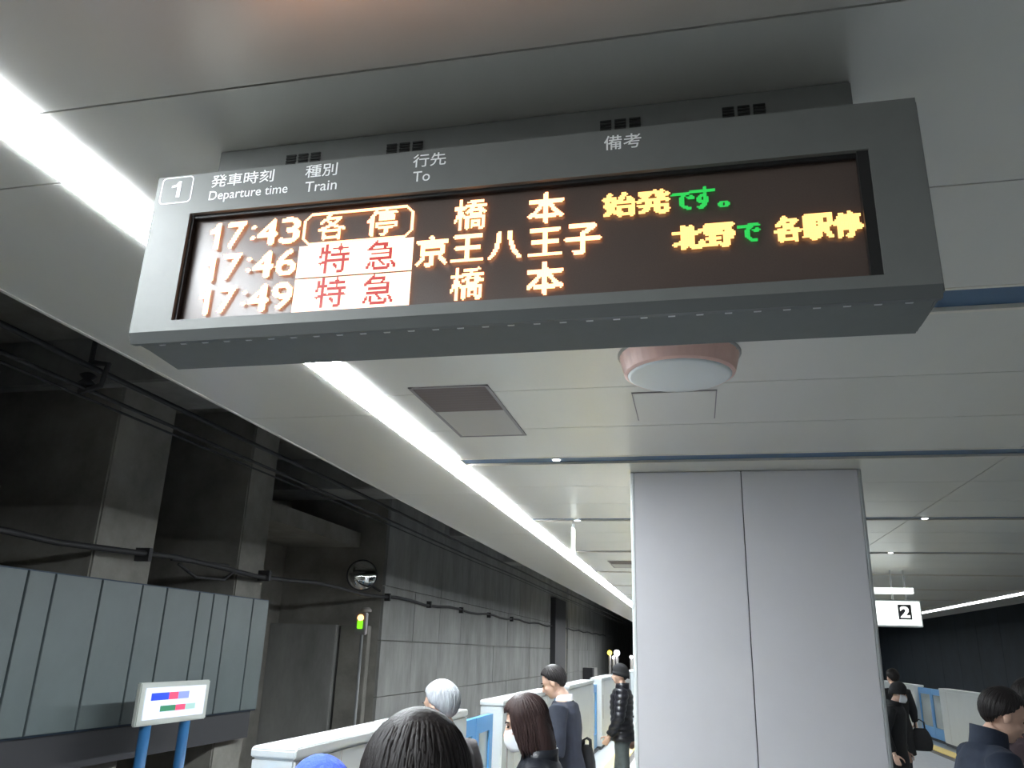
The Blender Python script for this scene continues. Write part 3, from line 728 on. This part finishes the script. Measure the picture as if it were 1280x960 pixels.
def person(label, loc, face_deg, H, lean=0, hp=0, hy=0, arms=None, jacket=None, hem=.78, trousers=None, hair=None, hat=None, mask=False, collar=None, vox=.009, bulk=1.0, quilt=False, collar_col=None, skirt=False):
    """face_deg: compass of the facing direction, 0 = +Y (away), 90 = -X (left)"""
    s = H/1.75; t = thing('person', label, 'person', (loc[0], loc[1], 0), R(face_deg)); rnd = random.Random(int(H*1000)+int(abs(loc[0])*100))
    hipc = Vector((0, 0, .93))
    Ml = Matrix.Rotation(R(-lean), 3, 'X')
    def T(p):
        p = Vector(p)
        k = min(1, max(0, (p.z-.85)/.25))
        q = Matrix.Rotation(R(-lean*k), 3, 'X') @ (p-hipc) + hipc
        return q*s
    neck = Vector((0, .0, 1.48)); nw = T(neck)
    Mh = Matrix.Rotation(R(hy), 3, 'Z') @ Matrix.Rotation(R(-(lean*.6+hp)), 3, 'X')
    def hm(p): return nw + (Mh @ (Vector(p)*1.0+Vector((0, .020, .143))))*s
    # ---- body, one continuous skin
    b = MB()
    trs = [((0, 0, .80), .11, .09), ((0, 0, .90), .155, .105), ((0, 0, 1.0), .145, .10), ((0, .005, 1.12), .130, .092), ((0, .01, 1.26), .150, .105), ((0, .005, 1.38), .165, .098), ((0, -.005, 1.44), .12, .075), ((0, -.005, 1.48), .062, .058)]
    def ringsT(mb, rr, n=22):
        mb.loft([[T((c[0]+rx*math.cos(2*math.pi*k/n), c[1]+ry*math.sin(2*math.pi*k/n), c[2])) for k in range(n)] for c, rx, ry in rr])
    ringsT(b, trs)
    hb = hm((0, -.012, -.10))
    b.tube([T((0, -.008, 1.42)), T((0, -.004, 1.50)), hb+(hm((0, 0, 0))-hb)*.2], [.062*s, .054*s, .056*s], 16)
    M3 = Mh
    def hell(c, r, nn=18, m=14): b.ell(hm(c), tuple(x*s for x in r), M3, nn, m)
    hell((0, -.012, .028), (.074, .094, .090)); hell((0, .022, -.035), (.058, .068, .078)); hell((0, .052, -.088), (.026, .026, .022))
    hell((0, .070, .022), (.050, .018, .012)); hell((.036, .058, -.028), (.022, .022, .018)); hell((-.036, .058, -.028), (.022, .022, .018))
    b.tube([hm((0, .082, .012)), hm((0, .100, -.018)), hm((0, .108, -.030)), hm((0, .088, -.038))], [.008*s, .010*s, .013*s, .008*s], 8)
    for sd in ((-1, 1) if not (hair and hair[1]['kind'] == 'bob') else ()): b.ell(hm((sd*.079, -.008, -.012)), (.009*s, .020*s, .032*s), Mh @ Matrix.Rotation(R(-12), 3, 'X'), 12, 8)
    hell((0, .086, -.060), (.020, .010, .008), 10, 8)
    foot = []
    for sd in (-1, 1):
        st = .03*sd
        b.tube([T((sd*.085, 0, .90)), Vector((sd*.095, .01+st, .50))*s, Vector((sd*.10, st-.01, .10))*s], [.085*s, .056*s, .036*s], 14)
        b.ell(Vector((sd*.10, st+.05, .045))*s, (.038*s, .10*s, .03*s), None, 12, 8)
        foot.append(st)
    A = arms or {}
    arm_pts = {}
    for sd, key in ((-1, 'L'), (1, 'R')):
        sh = T((sd*.185, -.005, 1.405))
        el, wr = A.get(key, ((sd*.245, -.03, 1.13), (sd*.255, .05, .88)))
        el, wr = Vector(el)*s, Vector(wr)*s
        arm_pts[sd] = (sh, el, wr)
        b.tube([T((sd*.10, 0, 1.40)), sh, (sh+el)/2, el, (el+wr)/2, wr], [.055*s, .052*s, .045*s, .038*s, .034*s, .025*s], 14)
        pn = A.get(key+'n', (-sd, 0, 0)); hand(b, wr, wr-el, pn, -sd, s, A.get(key+'c', .45))
    blob('body', b, M_skin, t, vox*.85, 1)
    # ---- face parts
    for sd in (-1, 1):
        obj('eye', MB().ell(hm((sd*.031, .083, .004)), (.013*s, .006*s, .006*s), Mh, 10, 6), M_eye, t, smooth=True, local=True)
        obj('eyebrow', MB().tube([hm((sd*.016, .091, .022)), hm((sd*.034, .086, .027)), hm((sd*.050, .070, .021))], [.003*s, .004*s, .002*s], 6), M_black, t, smooth=True, local=True)
    obj('mouth', MB().ell(hm((0, .094, -.060)), (.020*s, .005*s, .006*s), Mh, 12, 6), M_lip, t, smooth=True, local=True)
    # ---- trousers
    tb = MB()
    ringsT(tb, [((0, 0, .82), .155, .115), ((0, 0, .90), .168, .122), ((0, 0, 1.0), .155, .112), ((0, 0, 1.03), .15, .108)])
    for sd in (-1, 1):
        st = .03*sd
        tb.tube([T((sd*.080, 0, .90)), T((sd*.085, .005, .78)), Vector((sd*.095, .01+st, .48))*s, Vector((sd*.10, st, .20))*s, Vector((sd*.10, st, .055))*s], [.098*s, .095*s, .073*s, .063*s, .060*s], 18)
    blob('trousers', tb, trousers or cloth('cloth_charcoal', (.03, .032, .038)), t, vox*1.2, 2, folds(.005, 22))
    for sd in (-1, 1):
        st = .03*sd; sb = MB()
        sb.ell(Vector((sd*.10, st+.055, .048))*s, (.047*s, .135*s, .045*s), None, 16, 10); sb.ell(Vector((sd*.10, st-.02, .065))*s, (.044*s, .06*s, .055*s), None, 14, 8)
        sb.v = [(v[0], v[1], max(v[2], .002)) for v in sb.v]
        blob('shoe', sb, M_shoe, t, vox, 1)
    # ---- jacket
    jb = MB(); k = bulk
    rr = [((0, 0, 1.47), .085, .078), ((0, -.004, 1.435), .155*k, .100*k), ((0, 0, 1.38), .192*k, .125*k), ((0, .005, 1.26), .182*k, .132*k), ((0, .005, 1.12), .165*k, .122*k), ((0, 0, 1.0), .175*k, .128*k), ((0, 0, .90), .190*k, .140*k)]
    if hem < .88: rr += [((0, 0, (.90+hem)/2), .198*k, .148*k), ((0, 0, hem), .205*k, .152*k)]
    ringsT(jb, rr)
    for sd in (-1, 1):
        sh, el, wr = arm_pts[sd]
        we = wr-(wr-el).normalized()*.02*s
        jb.tube([T((sd*.10, 0, 1.40)), sh, (sh+el)/2, el, (el+we)/2, we], [x*k*s for x in (.072, .074, .066, .060, .054, .044)], 16)
    jm = jacket or cloth('cloth_black', (.015, .015, .018))
    blob('jacket', jb, jm, t, vox*1.1, 2, quilts(.011*s, .07*s) if quilt else folds(.005, 20, rnd.random()*6))
    if collar:
        cb = MB(); h0, h1, r_ = collar
        n = 24
        def cr(z, r, back): return [T((r*math.cos(a), -.006+r*.95*math.sin(a)-back, z-.012*max(0, math.sin(a)))) for a in [2*math.pi*q/n for q in range(n)]]
        cb.loft([cr(1.44, r_+.012, 0), cr((h0+h1)/2, r_+.008, .003), cr(h1, r_+.006, .008), cr(h1, r_-.006, .008), cr(1.44, r_-.004, 0)], False)
        obj('collar', cb, collar_col or jm, t, smooth=True, local=True)
    # ---- hair, hat, mask
    if hair:
        hmt, style = hair
        obj('hair', locks(hm, style, rnd, s), hmt, t, smooth=True, local=True)
    if hat:
        hb_ = MB(); hmat, kind = hat
        n = 32; rings = []
        for j in range(12):
            a = R(4+j*8.2); q = math.sin(a)
            rings.append([hm((.090*q*math.cos(2*math.pi*k_/n)*(1+.012*math.cos(k_*math.pi)), -.012+.110*q*math.sin(2*math.pi*k_/n), .034+.112*math.cos(a)-.012*math.sin(2*math.pi*k_/n)*(-1)*q)) for k_ in range(n)])
        rings.append([hm((.094*math.cos(2*math.pi*k_/n), -.012+.112*math.sin(2*math.pi*k_/n), .022+.016*math.sin(2*math.pi*k_/n))) for k_ in range(n)])
        rings.append([hm((.093*math.cos(2*math.pi*k_/n), -.012+.111*math.sin(2*math.pi*k_/n), -.018+.030*math.sin(2*math.pi*k_/n))) for k_ in range(n)])
        obj('hat', hb_.loft(rings), hmat, t, smooth=True, local=True)
    if mask:
        mk = MB(); rings = []
        for j in range(7):
            z = -.012-.090*j/6; bulge = math.sin(math.pi*(j+.8)/7.6)
            rings.append([hm(((.066)*math.sin(a), .018+(.070+.026*bulge*math.cos(a)**4)*math.cos(a), z-.012*abs(math.sin(a))*(j/6-.5))) for a in [R(-72+144*q/16) for q in range(17)]])
        vs_ = [p for r_ in rings for p in r_]; fs_ = [(j*17+i, j*17+i+1, (j+1)*17+i+1, (j+1)*17+i) for j in range(6) for i in range(16)]
        mk.add(vs_, fs_)
        mo = obj('mask', mk, M_mask, t, smooth=True, local=True)
        sol = mo.modifiers.new('s', 'SOLIDIFY'); sol.thickness = .003*s
        for sd in (-1, 1): obj('mask_strap', MB().tube([hm((sd*.062, .04, -.03)), hm((sd*.082, .0, -.012)), hm((sd*.080, -.018, .01))], .0016*s, 5), M_mask, t, local=True)
    return t

BOB = dict(kind='bob', len=.16, n=130, r=.0050)
LONG = dict(kind='bob', len=.34, n=170, r=.0046)
SHORT = dict(kind='short', n=100, r=.005)
HATTED = dict(kind='short', n=60, r=.004, hat=True)
person('dark haired person seen from behind, head nearest the viewer at bottom centre', (-.425, 1.26), 8, 1.705, lean=2, hp=2, hair=(M_black, LONG), jacket=cloth('cloth_darkbrown', (.03, .026, .026)), hem=.80, vox=.008)
person('person in a bright blue knit hat at the bottom edge left of the dark head', (-.86, 1.98), 60, 1.53, lean=3, hp=5, hair=(M_black, HATTED), hat=(mat('knit_blue', (.06, .12, .62), .9, bump=.8, bscale=90), 0), jacket=cloth('cloth_blue', (.04, .07, .30)))
person('grey haired person whose head shows just behind the nearest dark head', (-1.19, 4.08), 70, 1.65, lean=4, hp=6, hair=(M_grey, SHORT), jacket=cloth('cloth_taupe', (.12, .11, .11)))
person('woman with a brown bob and white mask in a glossy black jacket', (-.66, 3.74), 96, 1.63, lean=4, hp=14, hy=6, hair=(M_brown, BOB), mask=True, jacket=mat('leather_black', (.014, .016, .022), .38, bump=.4, bscale=16), collar=(1.44, 1.50, .085), hem=.86, arms={'L': ((-.25, .02, 1.12), (-.20, .22, 1.05)), 'R': ((.25, .02, 1.12), (.20, .20, 1.06))})
person('man in a dark suit with a white collar looking down', (-.98, 6.55), 84, 1.72, lean=5, hp=22, hy=0, hair=(M_black, SHORT), jacket=cloth('suit_navy', (.028, .033, .05)), trousers=cloth('suit_trousers', (.022, .026, .04)), collar=(1.45, 1.515, .064), collar_col=M_shirt, hem=.76, arms={'L': ((-.25, .02, 1.12), (-.12, .26, 1.10)), 'R': ((.26, .0, 1.12), (.14, .25, 1.08))})
person('person in a black beanie and black quilted jacket beside the pillar', (-.93, 10.6), 94, 1.67, hat=(cloth('knit_black', (.012, .012, .014)), 0), hair=(M_black, HATTED), jacket=mat('puffer_black', (.012, .012, .016), .35), quilt=True, bulk=1.14, hem=.84, trousers=cloth('cloth_greygreen', (.085, .10, .10)), collar=(1.46, 1.53, .085), arms={'L': ((-.27, .03, 1.12), (-.2, .16, .90)), 'R': ((.27, -.04, 1.12), (.24, -.10, .86))})
person('person in a long black coat carrying a dark bag right of the pillar', (2.83, 13.6), 20, 1.71, hair=(M_black, SHORT), jacket=cloth('coat_black', (.012, .013, .015)), hem=.55, bulk=1.05, trousers=cloth('cloth_charcoal', (.03, .032, .038)), arms={'R': ((.24, -.02, 1.16), (.27, .0, .98))})
person('short masked person in a dark hood close beside the pillar edge', (2.24, 11.05), -118, 1.58, lean=6, hp=10, hat=(cloth('hood_black', (.012, .012, .014)), 0), hair=(M_black, HATTED), mask=True, jacket=cloth('coat_black', (.012, .013, .015)), hem=.72, collar=(1.46, 1.52, .09))
person('man in a navy coat bending his head down at the lower right', (1.235, 4.55), -88, 1.73, lean=12, hp=16, hair=(M_black, SHORT), jacket=cloth('coat_navy', (.014, .022, .042)), collar=(1.46, 1.545, .080), bulk=1.08, hem=.62, vox=.008, arms={'L': ((-.27, .12, 1.10), (-.22, .34, 1.12)), 'R': ((.27, .10, 1.10), (.20, .34, 1.14))})
person('dark figure cut off by the right frame edge behind the navy coat', (1.80, 5.3), -60, 1.74, hair=(M_black, SHORT), jacket=cloth('coat_maroon', (.035, .02, .024)), hem=.66)

# bags -------------------------------------------------------------------
def bag(name, label, c, w_, h, d, m, drop=.12, strap_m=None, rz=0):
    t = thing(name, label, 'bag', (c[0], c[1], c[2]-h), R(rz))
    n = 28; rings = []
    for fz, fw, fd in ((0, .70, .75), (.06, .88, .95), (.3, 1, 1.05), (.6, .94, .9), (.85, .72, .6), (1, .52, .35)):
        ring = []
        for k in range(n):
            a = 2*math.pi*k/n; ca, sa = math.cos(a), math.sin(a)
            ring.append((math.copysign(abs(ca)**.7, ca)*w_/2*fw, math.copysign(abs(sa)**.5, sa)*d/2*fd, fz*h))
        rings.append(ring)
    obj('bag_body', MB().loft(rings), m, t, smooth=True, local=True)
    for sy in (-1, 1):
        obj('handle', MB().tube([(-w_*.22, sy*d*.15, h*.96), (-w_*.20, sy*d*.12, h+drop*.7), (0, sy*d*.05, h+drop), (w_*.20, sy*d*.12, h+drop*.7), (w_*.22, sy*d*.15, h*.96)], .008, 8), strap_m or m, t, smooth=True, local=True)
    return t
bag('handbag', 'dark rounded handbag held low by the black coated person', (3.12, 13.63, .90), .30, .30, .14, cloth('bag_black', (.018, .018, .02)))
bag('shoulder_bag', 'black bag hanging at hip level to the right of the suited man', (-.865, 6.74, 1.12), .13, .30, .24, cloth('bag_black', (.018, .018, .02)), drop=.05)
bag('tote_bag', 'dark bag with pale straps carried by the beanie wearer', (-.60, 10.62, .98), .22, .34, .14, cloth('bag_dark', (.05, .06, .05)), drop=.16, strap_m=mat('strap_pale', (.62, .66, .58), .7))

# groups of repeats -------------------------------------------------------
GROUPS = {'platform gate': 'white gate cabinets along the platform edges', 'gate door': 'blue gate doors between the cabinets', 'rail': 'running rails of the tracks', 'lamp': 'far lamps in the tunnel', 'glow_disc': 'small round glowing discs in the ceiling channels', 'light': 'light lines along the ceiling edges', 'vent': 'ceiling air vents', 'person': 'people waiting on the platform', 'bag': 'bags carried on the platform', 'wire': 'overhead wires above the left track'}
for o in C.objects:
    if o.parent is None and o.get('category') in GROUPS and not o.get('kind'): o['group'] = GROUPS[o['category']]
